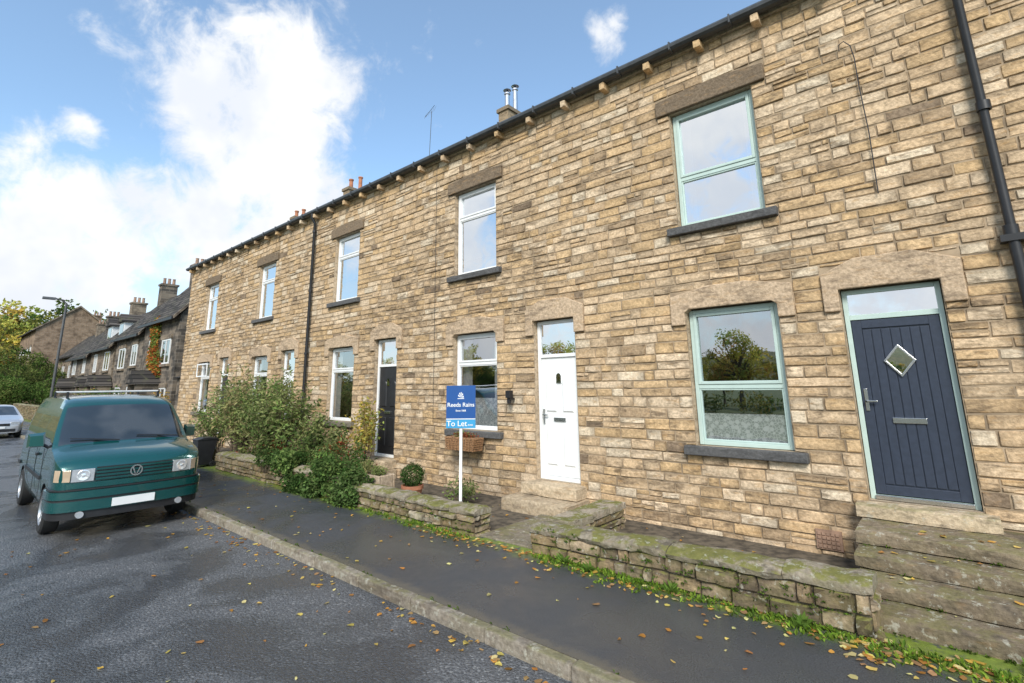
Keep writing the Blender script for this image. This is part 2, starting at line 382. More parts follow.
for x0,x1,z0,z1,k in doors:
    y=FY+.09;fm={0:1}.get(k,0);leaf={0:2,1:0,2:3,3:0,4:3}[k]
    x0+=.008;x1-=.008;z1-=.008
    tr=z1-.33 if k==0 else z1-.62
    t=.05 if k==0 else .06
    dm.frame(x0,x1,z0+.0,z1,y,y+.08,t,fm)
    dm.box(x0+t,x1-t,y+.002,y+.078,tr-.03,tr+.03,fm)
    dg.add([(x0+t,y+.03,tr+.03),(x1-t,y+.03,tr+.03),(x1-t,y+.03,z1-t),(x0+t,y+.03,z1-t)],[(0,1,2,3)])
    a,b,c,d=x0+t,x1-t,z0+t,tr-.03
    dm.box(a+.004,b-.004,y+.03,y+.075,c+.006,d-.004,leaf)
    xm=(a+b)/2
    if k==0:
        nb=7;w=(b-a-.20)/nb
        for i in range(nb): dm.box(a+.10+i*w+.005,a+.10+(i+1)*w-.005,y+.018,y+.03,c+.12,d-.12,leaf)
        dm.frame(a+.006,b-.006,c+.01,d-.008,y+.012,y+.03,.095,leaf)
        zc=2.26;r=.185
        q=[(xm,zc-r),(xm+r*.8,zc),(xm,zc+r),(xm-r*.8,zc)];r2=r-.035
        q2=[(xm,zc-r2),(xm+r2*.8,zc),(xm,zc+r2),(xm-r2*.8,zc)]
        for i in range(4):
            j=(i+1)%4
            dc.prism([q[i],q[j],q2[j],q2[i]],y-.004,y+.02,0)
        dg.add([(p[0],y+.008,p[1]) for p in q2],[(0,1,2,3)])
        dc.box(xm-.15,xm+.15,y+.0,y+.018,1.57,1.63,0)
        dc.box(a+.03,a+.065,y-.0,y+.012,1.70,1.95,0); dc.box(a+.035,a+.15,y-.045,y-.02,1.80,1.82,0); dc.box(a+.035,a+.055,y-.045,y+.0,1.80,1.82,0)
        dc.box(x0+.05,x1-.05,y-.03,y+.0,z0+.006,z0+.05,0)
    else:
        def panel(p0,p1,q0,q1,arch,glass):
            n=10;pts=[(p0,q0),(p1,q0)]
            if arch:
                for i in range(n+1):
                    t_=math.pi*i/n;pts.append(((p0+p1)/2+(p1-p0)/2*math.cos(t_),q1+(p1-p0)*.5*math.sin(t_)))
            else: pts+=[(p1,q1),(p0,q1)]
            cx=sum(p[0] for p in pts)/len(pts);cz=sum(p[1] for p in pts)/len(pts)
            inn=[(cx+(p[0]-cx)*.84,cz+(p[1]-cz)*.95) for p in pts];N=len(pts)
            vs=[(p[0],y+.028,p[1]) for p in pts]+[(p[0],y+.010,p[1]) for p in inn]
            dm.add(vs,[(i,(i+1)%N,(i+1)%N+N,i+N) for i in range(N)],leaf)
            (dg if glass else dm).add([(p[0],y+.0105,p[1]) for p in inn],[tuple(range(N))],0 if glass else leaf)
        for sx in (-1,1):
            xa=xm+sx*.175
            panel(xa-.11,xa+.11,c+1.05,d-.42,True,k==3)
            panel(xa-.11,xa+.11,c+.18,c+.82,False,False)
        panel(xm-.06,xm+.06,d-.45,d-.33,True,True)
        dc.box(xm-.12,xm+.12,y+.005,y+.028,c+.90,c+.96,0)
        dc.box(a+.03,a+.06,y+.0,y+.028,c+.85,c+1.1,0);dc.box(a+.03,a+.14,y-.03,y-.01,c+.99,c+1.01,0)
dm.obj('doors',[M_white,M_sage,M_navy,M_black],terr,bevel=.004)
dg.obj('door_glass',[M_glassu],terr)
dc.obj('door_furniture',[M_chrome],terr,bevel=.003)
mb=MB()
mb.tube([(-13.75,6.90,7.13),(-13.75,6.9,7.0),(-13.75,7.0,6.85),(-13.75,7.0,.1)],.042,k=10)
for z in (6.6,4.8,3.0,1.2): mb.lathe([(.05,-.03),(.056,-.03),(.056,.03),(.05,.03)],(-13.75,7.0,z),'Z',12)
mb.tube([(.62,6.90,7.13),(.62,6.9,7.0),(.64,7.0,6.85),(.67,7.0,3.52)],.042,k=12)
mb.tube([(.67,7.0,3.52),(.70,7.0,.2)],.048,k=12)
for z in (6.4,4.9,3.52,1.8): mb.lathe([(.05,-.05),(.062,-.05),(.062,.05),(.05,.05)],(.665,7.0,z),'Z',14)
mb.box(.57,.80,6.94,7.08,3.40,3.47)
mb.obj('downpipes',[M_black],terr,ang=40)
mb=MB()
pts=[(-.35,7.05,4.2),(-.34,7.05,5.0),(-.36,7.05,5.6),(-.36,7.05,6.0),(-.38,7.04,6.18),(-.44,7.04,6.27),(-.50,7.04,6.24),(-.5,7.04,6.16)]
mb.tube(pts,.007,k=5);mb.tube([(-8.31,7.06,7.1),(-8.30,7.06,3.1),(-8.3,7.06,1.3)],.004,k=5)
mb.obj('wall_cables',[M_black],terr)
mb=MB();mb.box(-6.12,-6.04,6.93,7.06,1.78,1.82);mb.box(-6.13,-6.03,6.9,7.0,1.82,1.95);mb.box(-6.11,-6.05,6.92,6.98,1.72,1.78)
mb.obj('wall_lantern',[M_black],terr,bevel=.006)
mb=MB()
for i in range(5):
    for j in range(4): mb.box(-1.44+i*.045,-1.44+i*.045+.034,7.05,7.1,.17+j*.045,.17+j*.045+.03)
mb.box(-1.46,-1.2,7.062,7.1,.15,.36)
mb.obj('air_brick',[M_cpot],terr)
mb=MB()
def chimney(mb,x0,x1,y0,y1,z0,z1,pots,hh=.5,pm=1):
    mb.box(x0,x1,y0,y1,z0,z1-.12,0,(.34,.26,.17));mb.box(x0-.05,x1+.05,y0-.05,y1+.05,z1-.12,z1,0,(.25,.2,.14))
    for i in range(pots):
        yy=y0+(y1-y0)*(i+.5)/pots;xx=(x0+x1)/2;h=hh*(1+.25*((i*5)%3-1))
        mb.lathe([(.10,0),(.105,.05),(.085,.1),(.08,h),(.105,h+.03),(.105,h+.08),(.07,h+.08),(.07,h*.6)],(xx,yy,z1),'Z',14,pm)
        if pm==2: mb.lathe([(.13,h+.18),(.0,h+.28)],(xx,yy,z1),'Z',14,pm);mb.tube([(xx,yy,z1+h),(xx,yy,z1+h+.2)],.02,k=6,m=pm)
chimney(mb,-9.75,-9.35,10.8,11.6,9.3,10.66,2,.68,2);chimney(mb,-18.9,-18.45,10.8,11.7,9.3,10.5,2,.5);chimney(mb,-23.9,-23.5,10.9,11.6,9.3,10.4,2,.35)
mb.obj('chimneys',[M_lint,M_terra,M_chrome],terr)
mb=MB()
mb.tube([(-13.4,11,9.9),(-13.3,11,12.1)],.011,k=6);mb.tube([(-13.7,11,12.0),(-12.9,10.8,12.1)],.008,k=5)
for i in range(6):
    x=-13.6+i*.11;mb.tube([(x,10.9,11.87+i*.02),(x,11.0,12.13+i*.02)],.004,k=4)
mb.obj('tv_aerial_rods',[M_gutter],terr)
# ============================================================ GROUND
t=NT('road_asphalt');v=t.coord()
vo=t.n('ShaderNodeTexVoronoi');vo.inputs['Scale'].default_value=55;t.put(vo.inputs['Vector'],v)
n1=t.noise(v,.7,5,.62,.5);n2=t.noise(v,45,4,.75);n3=t.noise(v,5,5,.7)
c=t.mix(t.rng(n2,.3,.7),(.035,.037,.040),(.17,.173,.177))
c=t.mix(t.rng(vo.outputs['Color'],.7,.95),c,(.25,.25,.245))
c=t.mix(t.math('MULTIPLY',t.rng(n1,.42,.60),.7),c,(.042,.045,.050))
c=t.mix(t.math('MULTIPLY',t.rng(n3,.55,.7),.3),c,(.17,.17,.165))
h=t.math('SUBTRACT',n2,t.math('MULTIPLY',vo.outputs['Distance'],1.))
M_road=t.pbr(c,t.rng(n1,.40,.60,.55,.12),0,t.bump(h,.9,.012),0,.6)
t=NT('pavement_asphalt');v=t.coord();n1=t.noise(v,.8,4,.6,.3);n2=t.noise(v,90,3,.75);n3=t.noise(v,6,5,.7)
c=t.mix(t.rng(n2,.3,.7),(.024,.026,.029),(.092,.096,.102));c=t.mix(t.math('MULTIPLY',t.rng(n1,.5,.7),.45),c,(.095,.098,.10))
sp=t.n('ShaderNodeSeparateXYZ');t.put(sp.inputs[0],v)
ed=t.rng(t.math('ADD',sp.outputs[1],t.math('MULTIPLY',n3,.5)),4.98,5.32)
ed2=t.math('MULTIPLY',ed,t.rng(n3,.33,.5))
c=t.mix(ed2,c,t.mix(t.noise(v,20,2),(.06,.10,.015),(.26,.33,.05)))
ek=t.rng(t.math('SUBTRACT',sp.outputs[1],t.math('MULTIPLY',n3,.3)),3.38,3.28)
c=t.mix(t.math('MULTIPLY',ek,.6),c,(.14,.12,.085))
M_pave=t.pbr(c,t.rng(n1,.35,.62,.6,.16),0,t.bump(n2,.75,.005),0,.6)
t=NT('grass_ground');v=t.coord();n=t.noise(v,.25,4,.6);n2=t.noise(v,8,4,.7)
M_grass=t.pbr(t.mix(n2,t.mix(n,(.04,.06,.015),(.10,.11,.03)),(.09,.12,.035)),.95,0,t.bump(n2,.8,.05))
M_kerb=stone_mat('kerb_stone',.55,.4,rust=.1)
mb=MB();mb.add([(-700,-700,-.03),(500,-700,-.03),(500,700,-.03),(-700,700,-.03)],[(0,1,2,3)]);mb.obj('ground',[M_grass])
mb=MB();mb.add([(-150,-4.2,0),(40,-4.2,0),(40,3.4,0),(-150,3.4,0)],[(0,1,2,3)]);mb.obj('road',[M_road])
mb=MB();mb.box(-70,20,3.392,5.35,-.02,.10);mb.obj('pavement',[M_pave])
mb=MB();r=random.Random(5);x=-70
while x<12:
    L=r.uniform(.75,1.05);f=r.uniform(.65,1.0);mb.box(x+.004,x+L-.004,3.285,3.388,-.02,.108+r.uniform(-.004,.004),0,(.33*f,.29*f,.235*f),.005,r);x+=L
mb.obj('kerb',[M_kerb],bevel=.016)
mb=MB();mb.box(-70,20,-4.34,-4.2,-.02,.12,0,(.3,.27,.22));mb.obj('kerb',[M_kerb],bevel=.018)
mb=MB();mb.box(-70,8,5.35,7.09,-.02,.085);mb.obj('front_garden_ground',[M_soil])
# ============================================================ GARDEN WALLS
def gwall(x0,x1,y0,y1,zt,slope=0,ret=None,seed=1):
    r=random.Random(seed);e=empty('garden_wall');mb=MB();zb=.02;ct=.075
    mb.box(x0+.01,x1-.01,y0+.01,y1-.01,zb,zt-ct,0,(.16,.13,.10))
    kw=dict(ch=(.06,.12),sl=(.12,.42),dep=(.012,.05),split=.1)
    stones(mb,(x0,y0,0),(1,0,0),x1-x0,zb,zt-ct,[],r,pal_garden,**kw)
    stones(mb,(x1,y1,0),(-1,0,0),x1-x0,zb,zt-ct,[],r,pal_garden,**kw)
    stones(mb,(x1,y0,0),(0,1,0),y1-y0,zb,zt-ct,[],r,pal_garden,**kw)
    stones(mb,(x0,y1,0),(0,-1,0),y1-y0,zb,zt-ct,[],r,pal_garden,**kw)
    cp=MB();x=x0-.03
    while x<x1+.02:
        L=r.uniform(.45,1.3);L=min(L,x1+.03-x)
        if x1+.03-(x+L)<.25: L=x1+.03-x
        f=r.uniform(.6,1);h=r.uniform(-.010,.014)
        sec=[(y0-.035,zt-ct),(y0-.05,zt-ct*.5),(y0-.04,zt-.022+h),(y0+.03,zt-.002+h),(y0+(y1-y0)*.5,zt+.010+h),(y1-.03,zt-.002+h),(y1+.035,zt-.02),(y1+.04,zt-ct*.5),(y1+.03,zt-ct)]
        k=max(3,int(L/.06));vs=[];ph=r.uniform(0,6)
        for i in range(k+1):
            xx=x+.003+(L-.006)*i/k;ins=.016 if i in(0,k) else 0
            for (yy,zz) in sec: vs.append((xx+r.uniform(-.003,.003),yy+.014*math.sin(xx*5+ph)+r.uniform(-.010,.010)+(ins if yy<y0+.05 else -ins if yy>y1-.05 else 0),zz+.007*math.sin(xx*9+ph)+r.uniform(-.006,.006)-(ins*.4 if zz>zt-ct+.01 else 0)))
        q=len(sec);fs=[(i*q+j,(i+1)*q+j,(i+1)*q+j+1,i*q+j+1) for i in range(k) for j in range(q-1)]
        fs+=[tuple(range(q)),tuple(range(k*q,(k+1)*q))[::-1]]
        cp.add(vs,fs,0,(.38*f,.33*f,.25*f));x+=L
    for B in (mb,cp):
        B.v=[(a,b,c+slope*(a-x0)*max(0,c)/zt) for a,b,c in B.v]
    mb.obj('wall_stones',[M_garden],e);cp.obj('coping',[M_garden],e,ang=50)
    if ret:
        rb=MB();a,b,c=ret
        stones(rb,(a+.28,y1+.05,0),(0,1,0),c-y1-.05,zb,zt-ct,[],r,pal_garden,**kw)
        stones(rb,(a,c,0),(0,-1,0),c-y1-.05,zb,zt-ct,[],r,pal_garden,**kw)
        rb.box(a+.01,a+.27,y1+.05,c,zb,zt-ct,0,(.2,.16,.12))
        y=y1+.05
        while y<c:
            L=min(r.uniform(.35,.6),c-y+.02);rb.box(a-.04,a+.32,y+.005,y+L-.005,zt-ct,zt+.01,0,(.36,.31,.24),.01,r);y+=L
        rb.obj('return_wall',[M_garden],e,bevel=.025)
    return e
gwall(-4.07,-.72,5.03,5.33,.40,.036,(-4.05,0,6.7),1)
gwall(-8.5,-5.05,5.05,5.33,.42,.0,None,2)
gwall(-14.2,-8.55,5.1,5.4,.5,0,None,3)
gwall(-24.5,-15.2,5.1,5.4,.55,0,None,4)
e=empty('stone_steps');mb=MB();r=random.Random(9)
def blk(x0,x1,y0,y1,z0,z1,f=1.,base=(.36,.29,.20)):
    k=max(2,int((x1-x0)/.12));vs=[];sec=[(y0,z0),(y0-.004,(z0+z1)/2),(y0,z1-.018),(y0+.02,z1-.003),((y0+y1)/2,z1-.006),(y1,z1),(y1,z0)]
    for i in range(k+1):
        xx=x0+(x1-x0)*i/k;ins=.012 if i in(0,k) else 0
        wv=.012*math.sin(xx*4+z0*20)
        for yy,zz in sec: vs.append((xx+r.uniform(-.003,.003),yy+(wv if yy<y0+.03 else 0)+r.uniform(-.007,.007)+(ins if yy<y0+.03 else 0),zz+r.uniform(-.005,.005)-(ins*.5 if zz>z0+.02 else 0)))
    q=len(sec);fs=[(i*q+j,(i+1)*q+j,(i+1)*q+(j+1)%q,i*q+(j+1)%q) for i in range(k) for j in range(q)]
    fs+=[tuple(range(q)),tuple(range(k*q,(k+1)*q))[::-1]]
    mb.add(vs,fs,0,tuple(a*f for a in base))
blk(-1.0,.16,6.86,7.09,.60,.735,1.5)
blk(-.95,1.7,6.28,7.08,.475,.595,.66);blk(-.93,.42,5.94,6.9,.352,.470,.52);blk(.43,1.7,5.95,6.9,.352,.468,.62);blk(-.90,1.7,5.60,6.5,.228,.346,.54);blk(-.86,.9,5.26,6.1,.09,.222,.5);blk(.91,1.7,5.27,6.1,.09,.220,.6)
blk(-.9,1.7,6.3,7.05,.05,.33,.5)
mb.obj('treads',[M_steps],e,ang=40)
for k in range(1,5):
    x0=-5.6-P*(k-1);e=empty('door_step');mb=MB()
    blk(x0-.12,x0+1.0,6.78,7.09,.29,.465,1.5);blk(x0-.22,x0+1.06,6.42,7.05,.08,.285,1.2)
    mb.obj('treads',[M_lint],e,ang=40)
e=empty('garden_path');mb=MB()
for i in range(3): mb.box(-5.0+.0,-4.1,5.1+i*.45,5.1+i*.45+.44,.09,.125,0,(.22,.19,.145),.004,r)
mb.obj('flagstones',[M_steps],e,bevel=.01)
# ============================================================ FOLIAGE
def rot_leaf(r,p,L,W,d=None):
    d=Vector((r.gauss(0,1),r.gauss(0,1),r.gauss(0,.7))) if d is None else d
    d=d.normalized();s=d.cross(Vector((r.gauss(0,1),r.gauss(0,1),r.gauss(0,1)))).normalized()
    n=d.cross(s)*(.18*L)
    a=p;b=p+d*L*.5+s*W*.5+n;c=p+d*L;e=p+d*L*.5-s*W*.5+n
    return [tuple(a),tuple(b),tuple(c),tuple(e)]
def vary(r,c,f=.3):
    k=r.uniform(1-f,1+f);return (c[0]*k,c[1]*k*r.uniform(.9,1.1),c[2]*k)
def bush(name,base,K,height,spread,L,W,per,pal,seed,stem=.008,droop=.2,par=None,start=.3):
    r=random.Random(seed);e=par or empty(name);mb=MB();st=MB();base=Vector(base)
    for i in range(K):
        a=r.uniform(0,6.283);rad=spread*math.sqrt(r.random());h=height*r.uniform(.5,1)*(1-.3*rad/spread)
        end=base+Vector((rad*math.cos(a),rad*math.sin(a)*.6,h));b0=base+Vector((r.uniform(-.3,.3)*spread*.6,r.uniform(-.2,.2)*spread*.5,0))
        pts=[]
        for q in range(7):
            t_=q/6;p=b0.lerp(end,t_);p.z=base.z+h*(t_**.75)-droop*h*max(0,t_-.7);p+=Vector((r.gauss(0,.02),r.gauss(0,.02),0));pts.append(p)
        st.tube(pts,stem,stem*.3,5,cap=False);bc=vary(r,r.choice(pal),.2)
        for q in range(per):
            t_=start+(1-start)*r.random()**.8;s_=t_*6;k0=min(5,int(s_));p=pts[k0].lerp(pts[k0+1],s_-k0)
            p=p+Vector((r.gauss(0,L*.7),r.gauss(0,L*.7),r.gauss(0,L*.5)))
            mb.add(rot_leaf(r,p,L*r.uniform(.6,1.3),W*r.uniform(.7,1.2)),[(0,1,2,3)],0,vary(r,bc))
    mb.obj('leaves',[M_leaf],e);st.obj('stems',[M_bark],e);return e
G1=[(.20,.26,.08),(.25,.29,.11),(.13,.19,.06),(.29,.29,.12)]
G2=[(.06,.11,.03),(.085,.135,.04),(.11,.17,.055)]
GY=[(.52,.43,.09),(.40,.35,.09),(.25,.28,.08),(.46,.35,.08)]
bush('shrub',(-14.9,5.9,.08),105,3.15,1.5,.14,.04,46,G1+[(.34,.30,.13)],1,droop=.25)
bush('shrub',(-12.7,5.85,.08),95,2.8,1.4,.13,.045,46,G1,2,droop=.25)
bush('shrub',(-11.0,6.0,.08),48,1.75,.95,.10,.05,44,G2+G1,3)
bush('shrub',(-9.95,6.55,.08),20,2.3,.45,.09,.05,38,GY,4,start=.4)
bush('shrub',(-17.2,6.1,.08),45,2.2,1.2,.1,.04,40,G2+G1,5)
bush('shrub',(-6.6,6.3,.08),16,.5,.45,.06,.03,30,G1,12)
def mass(name,blobs,n,L,W,pal,seed,shell=.5,par=None,mat=None):
    r=random.Random(seed);mb=MB();tot=sum(b[6] for b in blobs)
    for b in blobs:
        bc=vary(r,r.choice(pal),.2)
        for i in range(int(n*b[6]/tot)):
            d=Vector((r.gauss(0,1),r.gauss(0,1),r.gauss(0,1))).normalized()
            q=(shell+(1-shell)*r.random())*r.uniform(.9,1.08)
            p=Vector((b[0]+d.x*b[3]*q,b[1]+d.y*b[4]*q,b[2]+d.z*b[5]*q))
            if p.z<.02: continue
            mb.add(rot_leaf(r,p,L*r.uniform(.6,1.3),W*r.uniform(.7,1.2)),[(0,1,2,3)],0,vary(r,bc if r.random()<.6 else r.choice(pal)))
    return mb.obj(name,[M_leaf],par)
r=random.Random(3)
bl=[(r.uniform(-11.4,-7.6),r.uniform(4.95,5.35),r.uniform(.36,.68),r.uniform(.15,.34),r.uniform(.12,.24),r.uniform(.12,.25),1) for i in range(30)]+[(r.uniform(-10,-7.9),4.93,.25,.28,.14,.2,1) for i in range(13)]
e=empty('ivy');mass('leaves',bl,10000,.065,.05,G2+G2+[(.17,.25,.07)],4,.6,e)
bl=[(r.uniform(-14,-8.6),r.uniform(5.4,6.2),r.uniform(.35,.8),.28,.22,.28,1) for i in range(30)]
e=empty('garden_plants');mass('leaves',bl,6500,.07,.035,G1+G2+[(.3,.08,.04)],5,.4,e)
r=random.Random(21);mb=MB()
for i in range(460):
    x0=-3.9+4.9*r.random() if r.random()<.8 else r.uniform(-8.4,-5.1);y=5.02-abs(r.gauss(0,.10))
    for q in range(r.randint(3,9)):
        p=Vector((x0+r.gauss(0,.03),y+r.gauss(0,.02),.10))
        mb.add(rot_leaf(r,p,r.uniform(.02,.07),.022,Vector((r.gauss(0,.6),r.gauss(-.2,.6),r.uniform(.3,1.2)))),[(0,1,2,3)],0,vary(r,r.choice([(.15,.25,.03),(.24,.34,.05),(.10,.17,.03)])))
for i in range(240):
    k=r.random()
    if k<.4: x0,y,z=r.uniform(-4,-.8),5.0,r.uniform(.15,.4)
    elif k<.6: x0,y,z=r.uniform(-8.4,-5.1),5.03,r.uniform(.12,.35)
    elif k<.8: x0,y,z=r.uniform(-.9,1.6),5.25,.1
    elif k<.9: kk=r.randint(0,2);x0,y,z=r.uniform(-.85,1.6),5.58+.34*kk,.225+.124*kk
    else: x0,y,z=r.uniform(-11,0),3.40,.1
    for q in range(r.randint(3,7)):
        mb.add(rot_leaf(r,Vector((x0+r.gauss(0,.015),y,z)),r.uniform(.02,.05),.015,Vector((r.gauss(0,.6),-.5,r.uniform(0,1)))),[(0,1,2,3)],0,vary(r,r.choice([(.12,.19,.03),(.09,.14,.03)])))
for (x0,y) in ((-3.2,4.9),(-1.2,4.92),(.15,5.1),(-2.3,4.93),(.5,5.05),(-3.55,4.95)):
    for q in range(26):
        a=r.uniform(0,6.28);mb.add(rot_leaf(r,Vector((x0,y,.11)),r.uniform(.06,.13),.04,Vector((math.cos(a),math.sin(a),r.uniform(.2,1.2)))),[(0,1,2,3)],0,vary(r,(.13,.22,.04)))
e=empty('wall_foot_weeds');mb.obj('leaves',[M_leaf],e)
mb=MB();LP=[(.60,.36,.08),(.52,.24,.06),(.66,.50,.14),(.34,.17,.06),(.64,.56,.24),(.46,.28,.13)]
for i in range(1150):
    u_=r.random();S_=1.15
    if u_<.36: x=r.uniform(-6,1.2);y=5.0-abs(r.gauss(0,.2));z=.105
    elif u_<.54: x=r.uniform(-12,.5);y=3.26-abs(r.gauss(0,.16));z=.004
    elif u_<.70: x=r.uniform(-.9,1.6);y=5.1-abs(r.gauss(0,.30));z=.105;S_=1.5
    elif u_<.80: x=r.uniform(-12,1);y=r.uniform(3.5,5);z=.105
    elif u_<.84: x=r.uniform(-8,-1);y=r.uniform(5.4,6.9);z=.09
    elif u_<.88: x=r.uniform(-.8,1.5);kk=r.randint(0,3);y=5.35+.34*kk+r.uniform(0,.2);z=.225+.123*kk
    else: x=r.uniform(-10,0);y=r.uniform(.3,3.2);z=.004
    s=r.uniform(.012,.034)*S_;a=r.uniform(0,6.28);el=r.uniform(.5,.8)
    pts=[]
    for q in range(6):
        t_=q/6*6.283;rr=s*r.uniform(.75,1.15);pts.append((x+rr*math.cos(t_)*math.cos(a)-rr*el*math.sin(t_)*math.sin(a),y+rr*math.cos(t_)*math.sin(a)+rr*el*math.sin(t_)*math.cos(a),z+r.uniform(.001,.014)))
    mb.add(pts,[(0,1,2,3,4,5)],0,vary(r,r.choice(LP)))
e=empty('fallen_leaves');mb.obj('leaves',[M_leaf],e)
mb=MB();mb.tube([(-4.3,1.1,.01),(-4.2,1.35,.02),(-4.25,1.5,.012),(-4.1,1.75,.01)],.008,.004,5)
mb.tube([(-4.22,1.45,.015),(-4.4,1.6,.012)],.005,.003,5);e=empty('fallen_twig');mb.obj('twig',[M_bark],e)
e=empty('potted_plant',(-7.3,5.78,.085));mb=MB();mb.lathe([(0,0),(.10,0),(.145,.2),(.16,.2),(.16,.25),(.14,.25),(.13,.2),(0,.2)],(0,0,0),'Z',24)
mb.obj('pot',[M_terra],e,ang=40);mass('leaves',[(0,0,.38,.17,.17,.16,1)],1600,.03,.02,G2,8,.75,e);e.scale=(1.2,1.2,1.2)
e=empty('stone_planter',(-8.3,5.65,.085));mb=MB()
mb.box(-.45,.45,-.18,-.13,0,.42,0,(.45,.36,.26));mb.box(-.45,.45,.13,.18,0,.42,0,(.45,.36,.26));mb.box(-.45,-.39,-.13,.13,0,.42,0,(.45,.36,.26));mb.box(.39,.45,-.13,.13,0,.42,0,(.45,.36,.26));mb.box(-.39,.39,-.13,.13,0,.38,0,(.08,.06,.04))
mb.obj('trough',[M_lint],e,bevel=.015);mass('leaves',[(-.2,0,.50,.2,.14,.14,1),(.2,0,.46,.18,.14,.1,1)],700,.05,.02,G1,9,.3,e)
e=empty('window_planter_basket',(-7.15,6.86,.86));mb=MB()
for j in range(6): mb.box(-.36-.008*j,.36+.008*j,-.12-.004*j,.13,j*.04,j*.04+.034)
for i in range(9): mb.box(-.36+i*.09,-.34+i*.09,-.15,-.14,0,.24)
mb.obj('wicker',[M_wicker],e,bevel=.006);mass('leaves',[(0,0,.27,.36,.1,.06,1)],500,.05,.02,G1+[(.3,.1,.05)],10,.2,e)
e=empty('wheelie_bin',(-14.9,5.0,.10));mb=MB();e.scale=(.68,.68,.68)
mb.add([(-.24,-.24,.08),(.24,-.24,.08),(.24,.24,.08),(-.24,.24,.08),(-.29,-.30,.98),(.29,-.30,.98),(.29,.36,.98),(-.29,.36,.98)],[(0,3,2,1),(4,5,6,7),(0,1,5,4),(1,2,6,5),(2,3,7,6),(3,0,4,7)])
mb.prismx([(-.33,.98),(-.34,1.0),(-.1,1.07),(.3,1.06),(.4,1.0),(.4,.98)],-.31,.31);mb.box(-.26,.26,.38,.42,.93,.97)
for s in (-1,1): mb.lathe([(.02,-.03),(.1,-.03),(.1,.03),(.02,.03)],(s*.25,.27,.1),'X',16)
mb.obj('bin_body',[M_black],e,bevel=.015)
# ============================================================ TO LET SIGN
M_blue=simple('sign_blue',(.010,.075,.27),.4,var=.03);M_lblue=simple('sign_light_blue',(.04,.30,.55),.4,var=.03);M_post=simple('white_painted_post',(.78,.78,.76),.5,var=.06)
e=empty('to_let_sign',(-5.72,5.42,0),math.radians(36));mb=MB()
mb.box(-.02,.02,.0,.04,.05,2.05,0);mb.box(-.225,.225,-.012,-.002,1.56,2.05,1);mb.box(-.225,.225,-.010,-.002,1.42,1.555,2)
mb.box(-.225,.225,-.013,-.0115,1.548,1.560,0)
mb.obj('board_and_post',[M_post,M_blue,M_lblue],e,bevel=.002)
def text(s,size,z,parent,mat,x=0,y=-.015):
    cu=bpy.data.curves.new('lettering','FONT');cu.body=s;cu.size=size;cu.align_x='CENTER';cu.extrude=.0008;cu.offset=.0008
    ob=bpy.data.objects.new('lettering',cu);scene.collection.objects.link(ob);ob.parent=parent;ob.location=(x,y,z);ob.rotation_euler=(math.pi/2,0,0);cu.materials.append(mat);return ob
text('Reeds Rains',.086,1.735,e,M_white);text('Since 1868',.036,1.665,e,M_white);text('To Let',.115,1.450,e,M_white,-.06);text('01422',.03,1.455,e,M_white,.15)
mb=MB()
for q in range(5):
    a=q/5*3.14;mb.prism([(0.0,1.87),(.045*math.cos(a),1.87+.08*math.sin(a)),(.045*math.cos(a+.35),1.87+.08*math.sin(a+.35))],-.0145,-.013)
mb.box(-.05,.05,-.0145,-.013,1.85,1.86);mb.obj('emblem',[M_white],e)
